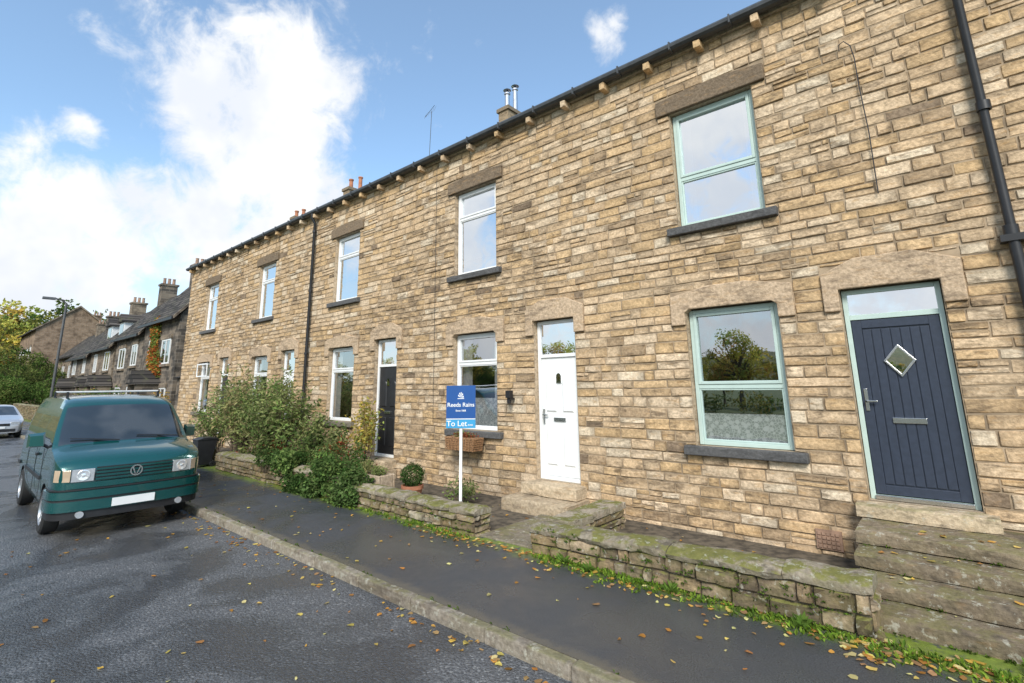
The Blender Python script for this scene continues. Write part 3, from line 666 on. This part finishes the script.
# ============================================================ VEHICLES
def interp(x,T):
    T=sorted(T)
    if x<=T[0][0]: return T[0][1]
    for (a,b),(c,d) in zip(T,T[1:]):
        if x<=c: return b+(d-b)*(x-a)/(c-a)
    return T[-1][1]
def bend(B,amt=.10):   # plan curvature of nose and windscreen
    o=[]
    for x,y,z in B.v:
        k=min(1,max(0,(x-.35)/.9));k=k*k*(3-2*k);o.append((x-amt*k*(abs(y)/.9)**2.4,y,z))
    B.v=o
def loft(name,stns,top,plan,side,zb,winr,wsr,belt,wheels,wr,parent,mats,roofw=(.97,.86,.5),bnd=0):
    S=sorted(stns,reverse=True);mb=MB();ns=len(side);nr=len(roofw)
    vs=[];rows=[]
    for x in S:
        zt=interp(x,top);pw=interp(x,plan);pts=[(0,zb),(side[0][1]*.85*pw,zb)]
        for j,(z,w) in enumerate(side):
            zz=min(z,zt-.055-.003*(ns-j));pts.append((interp(zz,side)*pw,zz))
        wt=interp(zt-.055,side)*pw
        for q,f in enumerate(roofw): pts.append((wt*f,zt-.055*(f**6) if f>.5 else zt-.002))
        pts.append((0,zt))
        full=pts+[(-y,z) for y,z in reversed(pts[1:-1])]
        rows.append([(x,y,z) for y,z in full])
    N=len(rows[0]);npts=ns+2+nr+1
    for rrow in rows: vs+=rrow
    fs=[];ms=[]
    for i in range(len(S)-1):
        xm=(S[i]+S[i+1])/2
        for j in range(N):
            a=i*N+j;b=i*N+(j+1)%N;fs.append((a,b,b+N,a+N))
            jj=j if j<npts-1 else N-1-j
            m=0
            if 2<=jj<2+ns-1:
                k=jj-2
                if abs(side[k][0]-belt)<1e-6 and any(a_>=xm>=b_ for a_,b_ in winr): m=1
            if jj>=2+ns+1 and wsr[0]>=xm>=wsr[1]: m=1
            if jj<2: m=2
            ms.append(m)
    fs.append(tuple(range(N))[::-1]);ms.append(0);fs.append(tuple(range((len(S)-1)*N,len(S)*N)));ms.append(0)
    mb.v=vs;mb.f=fs;mb.m=ms;mb.c=[(1,1,1)]*len(vs)
    if bnd: bend(mb,bnd)
    ob=mb.obj(name,mats,parent)
    bm=bmesh.new();bm.from_mesh(ob.data);bmesh.ops.recalc_face_normals(bm,faces=bm.faces);bm.to_mesh(ob.data);bm.free()
    cut=MB()
    for wx in wheels:
        for s in (-1,1):
            y0,y1=(.62,1.2) if s>0 else (-1.2,-.62)
            cut.lathe([(0,y0),(wr+.055,y0),(wr+.055,y1),(0,y1)],(wx,0,wr),'Y',28,2)
    co=cut.obj('cutter',mats,parent)
    bm=bmesh.new();bm.from_mesh(co.data);bmesh.ops.remove_doubles(bm,verts=bm.verts,dist=1e-4);bmesh.ops.recalc_face_normals(bm,faces=bm.faces);bm.to_mesh(co.data);bm.free()
    md=ob.modifiers.new('b','BOOLEAN');md.object=co;md.operation='DIFFERENCE';md.solver='EXACT'
    dg_=bpy.context.evaluated_depsgraph_get();me=bpy.data.meshes.new_from_object(ob.evaluated_get(dg_))
    ob.modifiers.clear();ob.data=me;bpy.data.objects.remove(co)
    me.polygons.foreach_set('use_smooth',[True]*len(me.polygons));me.set_sharp_from_angle(angle=math.radians(32))
    return ob
M_tyre=simple('tyre_rubber',(.02,.02,.02),.8);M_alloy=simple('alloy_wheel',(.55,.56,.57),.35,.8)
t=NT('vehicle_glass');v=t.coord();M_vglass=t.pbr(t.mix(t.rng(t.noise(v,1.6,2),.4,.6),(.015,.02,.022),(.05,.055,.056)),.03,0,None,1,1.)
M_lamp=simple('headlamp',(.50,.52,.54),.10,.35,coat=1,var=.08,scale=14)
M_lens=simple('headlamp_reflector',(.85,.86,.88),.08,.6,coat=1,var=.03)
M_amber=simple('indicator_lens',(.50,.38,.26),.2,coat=1)
def wheel(parent,x,y,s,wr,nm):
    mb=MB();w=.1
    mb.lathe([(wr*.62,-w),(wr*.9,-w*1.02),(wr*.985,-w*.8),(wr,-w*.3),(wr,w*.3),(wr*.985,w*.8),(wr*.9,w*1.02),(wr*.62,w),(wr*.58,w*.4),(wr*.58,-w*.4),(wr*.62,-w)],(x,y,wr),'Y',36,0)
    mb.lathe([(wr*.66,s*w*.98),(wr*.62,s*w*.98),(wr*.56,s*w*.4),(wr*.2,s*w*.1),(0,s*w*.1)],(x,y,wr),'Y',36,2)
    mb.lathe([(wr*.67,s*w*1.0),(wr*.60,s*w*1.0),(wr*.57,s*w*.6)],(x,y,wr),'Y',36,1)
    for q in range(5):
        a=q/5*6.283+.3;ca,sa=math.cos(a),math.sin(a)
        def P_(rr,tt,yy): return (x+rr*ca-tt*sa,y+s*yy,wr+rr*sa+tt*ca)
        r0,r1=wr*.1,wr*.62;h0,h1=.045,.036
        v=[P_(r0,-h0,.03),P_(r0,h0,.03),P_(r1,h1,.03),P_(r1,-h1,.03),P_(r0,-h0,w*.75),P_(r0,h0,w*.75),P_(r1,h1,w*.92),P_(r1,-h1,w*.92)]
        mb.add(v,[(4,5,6,7),(0,1,5,4),(1,2,6,5),(2,3,7,6),(3,0,4,7)],1)
    mb.lathe([(wr*.2,s*w*.6),(wr*.2,s*w*.8),(wr*.12,s*w*.9),(0,s*w*.9)],(x,y,wr),'Y',20,1)
    mb.obj(nm,[M_tyre,M_alloy,M_black],parent,ang=35)
t=NT('van_green_paint');v=t.coord();M_green=t.pbr(t.mix(t.noise(v,3,3),(.002,.066,.066),(.005,.088,.086)),.25,.3,None,1)
van=empty('parked_van',(-11.90,2.35,0),math.radians(-1.0))
side=[(.30,.84),(.36,.885),(.55,.905),(.82,.92),(1.02,.915),(1.18,.90),(1.40,.865),(1.64,.805),(1.76,.77),(1.85,.73)]
st=[2.345,2.335,2.31,2.25,2.15,2.0,1.8,1.62,1.55,1.49,1.3,1.15,1.0,.93,.85,.7,.45,.18,.08,-.3,-.6,-.92,-1.02,-1.4,-1.7,-2.0,-2.1,-2.2,-2.28,-2.33,-2.36]
top=[(2.345,.90),(2.335,.955),(2.31,1.015),(2.25,1.07),(2.15,1.115),(2.0,1.16),(1.8,1.205),(1.62,1.235),(1.55,1.26),(1.3,1.495),(1.15,1.63),(1.0,1.755),(.93,1.81),(.85,1.86),(.7,1.915),(.45,1.955),(0,1.975),(-1.8,1.97),(-2.1,1.94),(-2.2,1.90),(-2.28,1.78),(-2.33,1.5),(-2.36,1.1)]
plan=[(2.345,.86),(2.335,.89),(2.31,.925),(2.25,.965),(2.15,.99),(2.0,1),(-2.1,1),(-2.28,.98),(-2.33,.95),(-2.36,.92)]
# side glass spans two bands: split handled with two belts
def van_glass_fix(ob):
    for p in ob.data.polygons:
        c=p.center;z0=min(ob.data.vertices[i].co.z for i in p.vertices)
        if p.material_index==0 and 1.17<c.z<1.66 and abs(c.y)>.76 and abs(p.normal.y)>.6 and any(a>=c.x>=b for a,b in ((1.3,.18),(.08,-.92),(-1.02,-2.0))) and z0>1.16: p.material_index=1
vb=loft('body',st,top,plan,side,.29,[(1.3,.18),(.08,-.92),(-1.02,-2.0)],(1.55,.93),1.18,(1.45,-1.47),.325,van,[M_green,M_vglass,M_black],roofw=(.98,.93,.82,.5),bnd=.10)
van_glass_fix(vb)
for nm,x in (('front_wheel',1.45),('rear_wheel',-1.47)):
    for s in (-1,1): wheel(van,x,s*.81,s,.325,nm)
mb=MB()
def curved(z0,z1,out,m,hw=.93,thick=.10,wrap=.45):
    pts=[(2.345-wrap,hw),(2.16,hw),(2.26,hw-.015),(2.34,hw-.06),(2.385,hw-.15),(2.40,hw-.30),(2.405,hw-.6),(2.41,0)];pts=pts+[(x,-y) for x,y in reversed(pts[:-1])];n=len(pts);vs=[]
    for x,y in pts:
        nx=out if x>2.2 else 0;ny=out*(1 if y>0 else -1) if abs(y)>hw-.2 else 0
        for z,i in ((z0,0),(z0,1),(z1,1),(z1,0)):
            vs.append((x+(nx if i else -thick),y+(ny if i else (-thick if y>.2 else thick if y<-.2 else 0)),z))
    fs=[(i*4+j,i*4+(j+1)%4,(i+1)*4+(j+1)%4,(i+1)*4+j) for i in range(n-1) for j in range(4)]
    mb.add(vs,fs+[(0,1,2,3),((n-1)*4+3,(n-1)*4+2,(n-1)*4+1,(n-1)*4)],m)
curved(.56,.66,.024,0);curved(.665,.685,.0,1);curved(.395,.53,.022,0);curved(.53,.56,.010,1);curved(.29,.39,-.005,1)
curved(.69,.765,-.03,0)
for i in range(8): 
    a=-.47+i*.1175;mb.box(2.345,2.352,a,a+.1175,.775,.965,1)
    for q in range(4): mb.box(2.350,2.366,a,a+.1175,.785+q*.046,.811+q*.046,0)
bend(mb)
mb.obj('bumper_and_grille',[M_green,M_black],van,ang=40)
mb=MB()
for s in (-1,1):
    def quadbox(pts,z0,z1,m,th=.05):
        n=len(pts);vs=[(x,y,z0) for x,y in pts]+[(x,y,z1) for x,y in pts]+[(x-th,y-s*th*.3,z0) for x,y in pts]+[(x-th,y-s*th*.3,z1) for x,y in pts]
        fs=[(i,i+1,n+i+1,n+i) for i in range(n-1)]+[(2*n+i,2*n+i+1,i+1,i) for i in range(n-1)]+[(n+i,n+i+1,3*n+i+1,3*n+i) for i in range(n-1)]+[(0,n,3*n,2*n),(n-1,2*n-1,4*n-1,3*n-1)]
        mb.add(vs,fs,m)
    quadbox([(2.368,s*.49),(2.368,s*.62),(2.362,s*.74)],.780,.950,0)
    quadbox([(2.362,s*.75),(2.335,s*.82),(2.29,s*.865),(2.22,s*.905)],.785,.945,1)
    mb.lathe([(.07,.0),(.078,.006),(.066,.008),(.03,.004),(0,.010)],(2.366,s*.61,.866),'X',20,2)
bend(mb)
mb.obj('headlamps',[M_lamp,M_amber,M_lens],van,bevel=.004)
mb=MB()
for s in (-1,1):
    mb.lathe([(0,2.425),(.045,2.425),(.05,2.40),(.05,2.37)],(0,s*.60,.345),'X',16,3)
mb.box(2.434,2.446,-.26,.26,.41,.52,1)
mb.lathe([(.062,2.372),(.078,2.376),(.078,2.384),(.062,2.384),(.062,2.372)],(0,0,.87),'X',28,2)
for s in (-1,1):
    mb.add([(2.38,s*.055,.915),(2.38,s*.038,.922),(2.38,s*.002,.815),(2.38,s*.016,.817)],[(0,1,2,3)],2)
    mb.add([(1.12,s*.93,1.20),(1.12,s*1.14,1.20),(1.12,s*1.14,1.40),(1.12,s*.95,1.42),(1.24,s*.96,1.22),(1.22,s*1.12,1.22),(1.22,s*1.12,1.37),(1.23,s*.98,1.38)],[(0,1,2,3),(4,7,6,5),(0,4,5,1),(1,5,6,2),(2,6,7,3),(3,7,4,0)],4)
    mb.tube([(1.15,s*.88,1.18),(1.15,s*.97,1.24)],.025,k=6,m=0)
    mb.tube([(1.555,s*.42+.30,1.275),(1.52,s*.42,1.305),(1.50,s*.42-.28,1.325)],.007,k=5,m=0)
    mb.tube([(1.57,s*.42+.32,1.27),(1.54,s*.42,1.30)],.010,k=5,m=0)
    ya=s*.918
    mb.box(-2.2,-1.9,min(ya,ya+s*.018),max(ya,ya+s*.018),.70,.76,0);mb.box(-1.05,1.0,min(ya,ya+s*.018),max(ya,ya+s*.018),.70,.76,0)
    for x in (1.02,.12,-.97): mb.box(x-.004,x+.004,min(ya,ya+s*.006),max(ya,ya+s*.006),.38,1.17,0)
    mb.box(.2,.36,min(ya,ya+s*.03),max(ya,ya+s*.03),1.02,1.06,0)
M_rack=simple('roof_bar_white',(.6,.6,.6),.4)
for xx in (.25,-1.2):
    mb.tube([(xx,-.66,2.03),(xx,.66,2.03)],.016,k=8,m=5)
    for s in (-1,1): mb.tube([(xx,s*.66,1.86),(xx,s*.66,2.035)],.02,k=6,m=0)
bend(mb)
mb.obj('trim',[M_black,M_white,M_chrome,M_lamp,M_green,M_rack],van,ang=35)
car=empty('parked_car',(-34.3,2.45,0));M_silver=simple('silver_paint',(.55,.57,.60),.3,.5,coat=1,var=.03)
sidec=[(.26,.78),(.34,.84),(.55,.87),(.75,.875),(.90,.86),(1.32,.66),(1.38,.62)]
loft('body',[2.0,1.98,1.93,1.8,1.6,1.3,1.0,.9,.6,.3,.2,.0,-.35,-.45,-.9,-1.2,-1.5,-1.7,-1.85,-1.93,-1.95],[(2.0,.6),(1.98,.68),(1.93,.74),(1.8,.80),(1.0,.97),(.9,1.0),(.2,1.38),(0,1.43),(-.5,1.46),(-1.2,1.40),(-1.5,1.34),(-1.85,1.0),(-1.93,.8),(-1.95,.7)],[(2.0,.78),(1.98,.85),(1.93,.9),(1.8,.96),(1.5,1),(-1.7,1),(-1.95,.85)],sidec,.25,[(.6,-.35),(-.45,-1.5)],(.9,.2),.90,(1.25,-1.25),.31,car,[M_silver,M_vglass,M_black])
for x in (1.25,-1.25):
    for s in (-1,1): wheel(car,x,s*.76,s,.31,'wheel')
mb=MB()
for s in (-1,1):
    a,b=sorted((s*.42,s*.72));mb.box(1.93,2.0,a,b,.6,.72,0)
mb.box(1.98,2.015,-.4,.4,.55,.66,1);mb.box(1.98,2.02,-.6,.6,.3,.42,1);mb.box(2.02,2.03,-.26,.26,.44,.53,2);mb.obj('lights_and_grille',[M_lamp,M_black,M_white],car,bevel=.01)
# ============================================================ LAMP
M_galv=simple('dark_lamp_column',(.10,.10,.10),.5,.3)
e=empty('street_lamp',(-30.5,3.85,.1));mb=MB();mb.tube([(0,0,0),(0,0,1.2)],.09,k=12);mb.tube([(0,0,1.2),(0,0,5.9),(0,-.15,6.05),(0,-.45,6.1)],.055,.035,10)
mb.prism([(-.12,6.04),(.12,6.04),(.09,6.14),(-.09,6.14)],-.85,-.4);mb.obj('column_and_lantern',[M_galv],e,ang=40)
# ============================================================ DISTANT BUILDINGS
def brickmat(name,c1,c2,cm_,bw=.5,rh=.18):
    t=NT(name);tc=t.n('ShaderNodeTexCoord');sp=t.n('ShaderNodeSeparateXYZ');t.put(sp.inputs[0],tc.outputs['Object'])
    cb=t.n('ShaderNodeCombineXYZ');t.put(cb.inputs[0],t.math('ADD',sp.outputs[0],sp.outputs[1]));t.put(cb.inputs[1],sp.outputs[2])
    b=t.n('ShaderNodeTexBrick');t.put(b.inputs['Vector'],cb.outputs[0]);b.inputs['Scale'].default_value=1
    b.inputs['Brick Width'].default_value=bw;b.inputs['Row Height'].default_value=rh;b.inputs['Mortar Size'].default_value=.012
    t.put(b.inputs['Color1'],c1);t.put(b.inputs['Color2'],c2);t.put(b.inputs['Mortar'],cm_)
    v=t.coord();n=t.noise(v,1.5,5,.65)
    c=t.mix(t.rng(n,.4,.7),b.outputs[0],tuple(a*.45 for a in c1))
    return t.pbr(c,.95,0,t.bump(b.outputs['Fac'],-.5,.02))
M_sooty=brickmat('soot_blackened_stone',(.07,.06,.05),(.24,.19,.14),(.22,.19,.15))
M_brown=brickmat('brown_stone',(.24,.16,.10),(.32,.22,.14),(.3,.25,.2))
M_buffd=brickmat('buff_stone',(.15,.115,.085),(.32,.25,.175),(.30,.25,.18))
def slates():
    t=NT('stone_slate_courses');tc=t.n('ShaderNodeTexCoord');sp=t.n('ShaderNodeSeparateXYZ');t.put(sp.inputs[0],tc.outputs['Object'])
    cb=t.n('ShaderNodeCombineXYZ');t.put(cb.inputs[0],sp.outputs[0]);t.put(cb.inputs[1],sp.outputs[2])
    b=t.n('ShaderNodeTexBrick');t.put(b.inputs['Vector'],cb.outputs[0])
    b.inputs['Scale'].default_value=1;b.inputs['Brick Width'].default_value=.5;b.inputs['Row Height'].default_value=.22;b.inputs['Mortar Size'].default_value=.025
    t.put(b.inputs['Color1'],(.035,.032,.03));t.put(b.inputs['Color2'],(.13,.115,.10));t.put(b.inputs['Mortar'],(.012,.012,.012))
    v=t.coord();c=t.mix(t.rng(t.noise(v,2,4),.55,.75),b.outputs[0],(.10,.10,.06));return t.pbr(c,.95,0,t.bump(b.outputs['Fac'],-.9,.05),0,.2)
M_sl=slates()
def house(name,x0,x1,y0,y1,ez,rz,wm,bays,chim,storeys=2,dormer=False,porch=False):
    e=empty(name);mb=MB();rr=random.Random(int(abs(x0*7)))
    mb.box(x0,x1,y0,y1,-.02,ez,0)
    ym=(y0+y1)/2;mb.prismx([(y0,ez),(y1,ez),(ym,rz)],x0,x1,0)
    mb.prismx([(y0-.3,ez-.12),(ym,rz+.14),(y1+.3,ez-.12),(y1+.3,ez-.22),(ym,rz+.02),(y0-.3,ez-.22)],x0-.10,x1+.0,1)
    mb.prismx([(y0-.34,ez-.1),(ym,rz+.24),(y1+.34,ez-.1),(y1+.34,ez-.26),(ym,rz+.02),(y0-.34,ez-.26)],x1+.002,x1+.2,5)
    for cx_,cy_,cz_ in chim:
        mb.box(cx_-.35,cx_+.35,cy_-.5,cy_+.5,ez,cz_,0);mb.box(cx_-.42,cx_+.42,cy_-.57,cy_+.57,cz_,cz_+.14,0)
        for q in (-.3,0,.3): mb.lathe([(.11,0),(.09,.4),(.11,.45),(.07,.45)],(cx_,cy_+q,cz_+.14),'Z',10,4)
    for bx in bays:
        for s in range(storeys):
            zz=.9+s*2.6+rr.uniform(-.1,.1);hw=rr.choice((.45,.6,.75))
            if zz+1.4>ez: continue
            mb.frame(bx-hw,bx+hw,zz,zz+1.35,y0-.05,y0+.0,.08,2);mb.box(bx-hw+.08,bx+hw-.08,y0-.02,y0+.0,zz+.08,zz+1.27,3);mb.box(bx-.03,bx+.03,y0-.045,y0-.02,zz+.08,zz+1.27,2)
            mb.box(bx-hw-.15,bx+hw+.15,y0-.08,y0,zz+1.352,zz+1.58,5);mb.box(bx-hw-.15,bx+hw+.15,y0-.12,y0,zz-.14,zz-.002,5)
        if porch and rr.random()<.6:
            px_=bx+1.7;mb.box(px_-.5,px_+.5,y0-.03,y0,.15,2.2,2);mb.prism([(px_-.9,2.35),(px_+.9,2.35),(px_,3.1)],y0-1.2,y0,1);mb.box(px_-.8,px_-.65,y0-1.1,y0,0,2.34,0);mb.box(px_+.65,px_+.8,y0-1.1,y0,0,2.34,0)
        if dormer and rr.random()<.8:
            s_=(rz-ez)/((y1-y0)/2);yd=y0+1.0;zd=ez+s_*.6
            mb.box(bx-.7,bx+.7,yd-.4,yd+1.6,zd-.3,zd+1.1,2);mb.box(bx-.5,bx+.5,yd-.42,yd-.4,zd+.1,zd+.95,3);mb.prism([(bx-.9,zd+1.102),(bx+.9,zd+1.102),(bx,zd+1.75)],yd-.6,yd+2.2,1)
    mb.box(x0,x1,y0-.42,y0-.32,ez-.30,ez-.16,6)
    mb.obj('walls_roof_windows',[wm,M_sl,M_white,M_vglass,M_cpot,M_buffd,M_black],e);return e
house('stone_cottage',-37.0,-30.6,8.5,13.5,6.0,9.0,M_sooty,[-32.4,-35.2],[(-36.5,11.0,9.9)],porch=True)
house('stone_cottage',-43.9,-37.3,8.55,13.55,5.6,8.5,M_sooty,[-39,-42],[(-43.4,11.05,9.6)])
house('stone_cottage',-51.5,-44.2,8.5,13.5,5.2,8.0,M_buffd,[-46,-49.6],[(-51,11.0,9.1)],dormer=True,porch=True)
house('stone_cottage',-60,-51.8,8.55,13.55,4.9,7.6,M_sooty,[-54,-58],[(-59.5,11.05,8.8)],porch=True)
house('stone_house',-98,-84,8.2,15.8,9.6,12.6,M_brown,[-86,-89,-92,-95],[(-91,15,12.4)],storeys=3)
house('stone_house',-82,-68,10.5,15.5,6,8.6,M_buffd,[-70,-74,-78],[(-75,13,9.6)])
e=empty('stone_outhouse');mb=MB();mb.box(-30.3,-27.6,8.6,11.5,-.02,2.6,0);mb.prismx([(8.4,2.62),(11.7,2.62),(11.7,3.9),(11.5,3.9)],-30.35,-27.4,1);mb.box(-29.4,-28.6,8.55,8.6,.1,2.0,2);mb.obj('walls_and_roof',[M_sooty,M_sl,M_white],e)
r=random.Random(8);bl=[(-34.0+r.uniform(-.8,.8),8.4,r.uniform(.8,5.6),.6,.14,.7,1) for i in range(20)]
e=empty('climbing_creeper');mass('leaves',bl,4500,.16,.13,[(.16,.22,.05),(.45,.12,.04),(.50,.24,.06),(.20,.25,.06)],12,.3,e)
gwall(-60,-27,5.3,5.6,1.1,0,None,7)
r=random.Random(81);bl=[(r.uniform(-46,-27),r.uniform(5.9,7.2),r.uniform(.7,1.7),.8,.5,.6,1) for i in range(26)]
e=empty('garden_plants');mass('leaves',bl,6000,.13,.08,G1+G2+[(.45,.3,.07)],82,.4,e)
# ============================================================ TREES
def tree_mesh(seed,H,R,pal,nclump,per,L):
    r=random.Random(seed);lv=MB();st=MB();th=H*.35
    st.tube([(0,0,0),(r.uniform(-.1,.1),r.uniform(-.1,.1),th*.6),(r.uniform(-.2,.2),0,th),(0,0,H*.75)],H*.03,H*.008,8)
    for i in range(nclump):
        d=Vector((r.gauss(0,1),r.gauss(0,1),r.gauss(0,1))).normalized()*(r.random()**.4)
        c=Vector((d.x*R,d.y*R,H*.60+d.z*H*.38));rad=R*r.uniform(.18,.36)
        st.tube([(0,0,th*r.uniform(.7,1.4)),tuple(c*.5+Vector((0,0,th*.6))),tuple(c)],H*.009,H*.003,5,cap=False)
        col=vary(r,r.choice(pal),.35)
        for q in range(per):
            e_=Vector((r.gauss(0,1),r.gauss(0,1),r.gauss(0,.8))).normalized()*rad*(.4+.6*r.random())
            lv.add(rot_leaf(r,c+e_,L*r.uniform(.6,1.3),L*.7),[(0,1,2,3)],0,vary(r,col,.2))
    a=lv.obj('crown',[M_leaf]);b=st.obj('trunk',[M_bark]);return a,b
def place(tm,name,loc,sc,rz):
    e=empty(name,loc,rz);e.scale=(sc,sc,sc)
    for o in tm:
        n=bpy.data.objects.new(o.name,o.data);scene.collection.objects.link(n);n.parent=e
    return e
AU=[(.56,.45,.09),(.46,.41,.10),(.50,.33,.08),(.30,.32,.08)];GR=[(.07,.12,.03),(.11,.15,.04),(.15,.17,.05)]
TA=tree_mesh(1,8,2.8,AU,60,70,.26);TB=tree_mesh(2,7,2.6,GR,60,70,.26);TC=tree_mesh(3,6,2.4,AU+GR,55,70,.24)
r=random.Random(31)
place(TA,'autumn_tree',(-92,2.6,0),1.3,0);place(TA,'autumn_tree',(-104,6.0,0),1.7,2);place(TC,'autumn_tree',(-100,-1,0),1.6,1);place(TA,'autumn_tree',(-110,3.0,0),1.8,4)
place(TC,'autumn_tree',(-112,9,0),2.6,1.5);place(TB,'evergreen_tree',(-116,16,0),2.5,2.5);place(TB,'evergreen_tree',(-78,6.6,0),1.0,.5);place(TA,'autumn_tree',(-125,6,0),2.3,5)
place(TB,'evergreen_tree',(-66,5.8,0),.66,1);place(TB,'evergreen_tree',(-70,7.8,0),.75,3)
row=empty('distant_trees')
for i in range(56):
    x=6-i*2.8+r.uniform(-1.3,1.3);y=r.uniform(-40,-27);s=r.uniform(.5,.95)
    tm=r.choice([TA,TA,TB,TC]);e=place(tm,'tree',(x,y,-.1),s,r.uniform(0,6));e.parent=row
for tm in (TA,TB,TC):
    for o in tm: bpy.data.objects.remove(o)
r=random.Random(6);bl=[(r.uniform(-64,-60),r.uniform(4.2,8),r.uniform(.5,2.6),1.1,.9,.9,1) for i in range(26)]
e=empty('hedge');mass('leaves',bl,7000,.17,.12,[(.09,.15,.035),(.13,.19,.05),(.17,.21,.06)],14,.6,e)
bl=[(r.uniform(-60,10),r.uniform(-24,-22),r.uniform(.3,.9),1.4,.7,.6,1) for i in range(70)]
e=empty('hedge');mass('leaves',bl,12000,.2,.13,GR+[(.3,.27,.07)],15,.6,e)
def hill(name,cx,cy,lx,ly,H,seed):
    r=random.Random(seed);n=40;vs=[];ph=[r.uniform(0,6) for _ in range(6)]
    for j in range(n+1):
        for i in range(n+1):
            u_=i/n*2-1;v_=j/n*2-1
            e_=max(0,1-u_**4)*max(0,math.cos(v_*math.pi/2))
            z=H*e_*(.8+.15*math.sin(u_*5+ph[0])+.08*math.sin(u_*11+v_*4+ph[1]))
            vs.append((cx+u_*lx,cy+v_*ly,z-.5))
    mb=MB();mb.add(vs,[(j*(n+1)+i,j*(n+1)+i+1,(j+1)*(n+1)+i+1,(j+1)*(n+1)+i) for j in range(n) for i in range(n)]);mb.obj(name,[M_hill],smooth=True)
t=NT('hillside_woodland');v=t.coord();n=t.noise(v,.03,4,.6);n2=t.noise(v,.35,5,.7)
M_hill=t.pbr(t.mix(t.rng(n,.35,.5),t.mix(n2,(.12,.17,.07),(.24,.24,.10)),t.mix(n2,(.06,.09,.04),(.28,.22,.08))),.95,0,t.bump(n2,1,2.5))
hill('hill',-80,-260,420,130,17,1);hill('hill',-400,40,110,260,30,2)
# ============================================================ SKY / LIGHT
SD=Vector((.42,-.62,.60)).normalized();elev=math.asin(SD.z);az=math.atan2(SD.x,SD.y)
w=NT('World',True);scene.world=w.m
sky=w.n('ShaderNodeTexSky',sky_type='NISHITA');sky.sun_disc=False;sky.sun_elevation=elev;sky.sun_rotation=az;sky.air_density=1.0;sky.dust_density=.5;sky.ozone_density=1.6
tc=w.n('ShaderNodeTexCoord');D=tc.outputs['Generated']
f1=w.noise(D,3.6,7,.58,.25);f2=w.noise(D,15,5,.65,.4)
m=None
for c_,rr,k_ in [((-.829,.328,.454),.245,1),((-.79,.38,.36),.19,1),((-.86,.22,.50),.165,1),((-.922,.267,.28),.15,1),((-.955,.15,.21),.12,1),((-.965,.10,.23),.11,1),((-.989,.074,.128),.10,1),((-.385,.698,.605),.06,.22),((-.36,.70,.62),.05,.18),((-.916,.108,.387),.06,.3),((-.35,-.85,.42),.6,1),((-.75,-.6,.3),.35,1),((.5,-.7,.5),.45,1)]:
    nd=w.n('ShaderNodeVectorMath',operation='DISTANCE');w.put(nd.inputs[0],D);nd.inputs[1].default_value=c_
    q=w.math('SUBTRACT',1.,w.math('DIVIDE',nd.outputs['Value'],rr))
    if k_<1: q=w.math('SUBTRACT',w.math('MULTIPLY',q,1.2),1.2-1.2*k_*2.2)
    m=q if m is None else w.math('MAXIMUM',m,q)
m=w.math('MAXIMUM',m,-1.3)
val=w.math('ADD',w.math('MULTIPLY',m,.8),w.math('ADD',w.math('MULTIPLY',w.math('SUBTRACT',f1,.5),2.7),w.math('MULTIPLY',w.math('SUBTRACT',f2,.5),1.3)))
mask=w.rng(val,-.10,.55)
shade=w.rng(w.noise(D,6,4,.6),.35,.65)
cc=w.mix(shade,(5.9,6.2,6.7),(7.3,7.3,7.25))
sp=w.n('ShaderNodeSeparateXYZ');w.put(sp.inputs[0],D)
hz=w.rng(sp.outputs[2],0,.42,.65,.12)
base=w.mix(hz,w.mix(1.,sky.outputs[0],(1.5,1.72,1.74),'MULTIPLY'),(5.1,6.1,6.9))
c=w.mix(mask,base,cc)
bg=w.n('ShaderNodeBackground');w.put(bg.inputs[0],c);bg.inputs[1].default_value=.15
o=w.n('ShaderNodeOutputWorld');w.t.links.new(bg.outputs[0],o.inputs[0])
sl=bpy.data.lights.new('sun','SUN');sl.energy=4.1;sl.angle=math.radians(20);sl.color=(1,.96,.89)
so=bpy.data.objects.new('sun',sl);so.rotation_euler=SD.to_track_quat('Z','Y').to_euler();scene.collection.objects.link(so)
# ============================================================ CAMERA
cam=bpy.data.cameras.new('camera');co=bpy.data.objects.new('camera',cam);scene.collection.objects.link(co)
cam.sensor_width=36;cam.lens=500/1024*36;cam.shift_y=-.0581;cam.clip_end=2000;cam.clip_start=.05
R=Vector((.7563,.6541,-.0137));Dn=Vector((-.1418,.1436,-.9794));F=Vector((-.6387,.7427,.2014))
Mx=Matrix((( R.x,-Dn.x,-F.x),(R.y,-Dn.y,-F.y),(R.z,-Dn.z,-F.z)))
co.matrix_world=Matrix.Translation((0,0,2.05))@Mx.to_4x4()
scene.camera=co
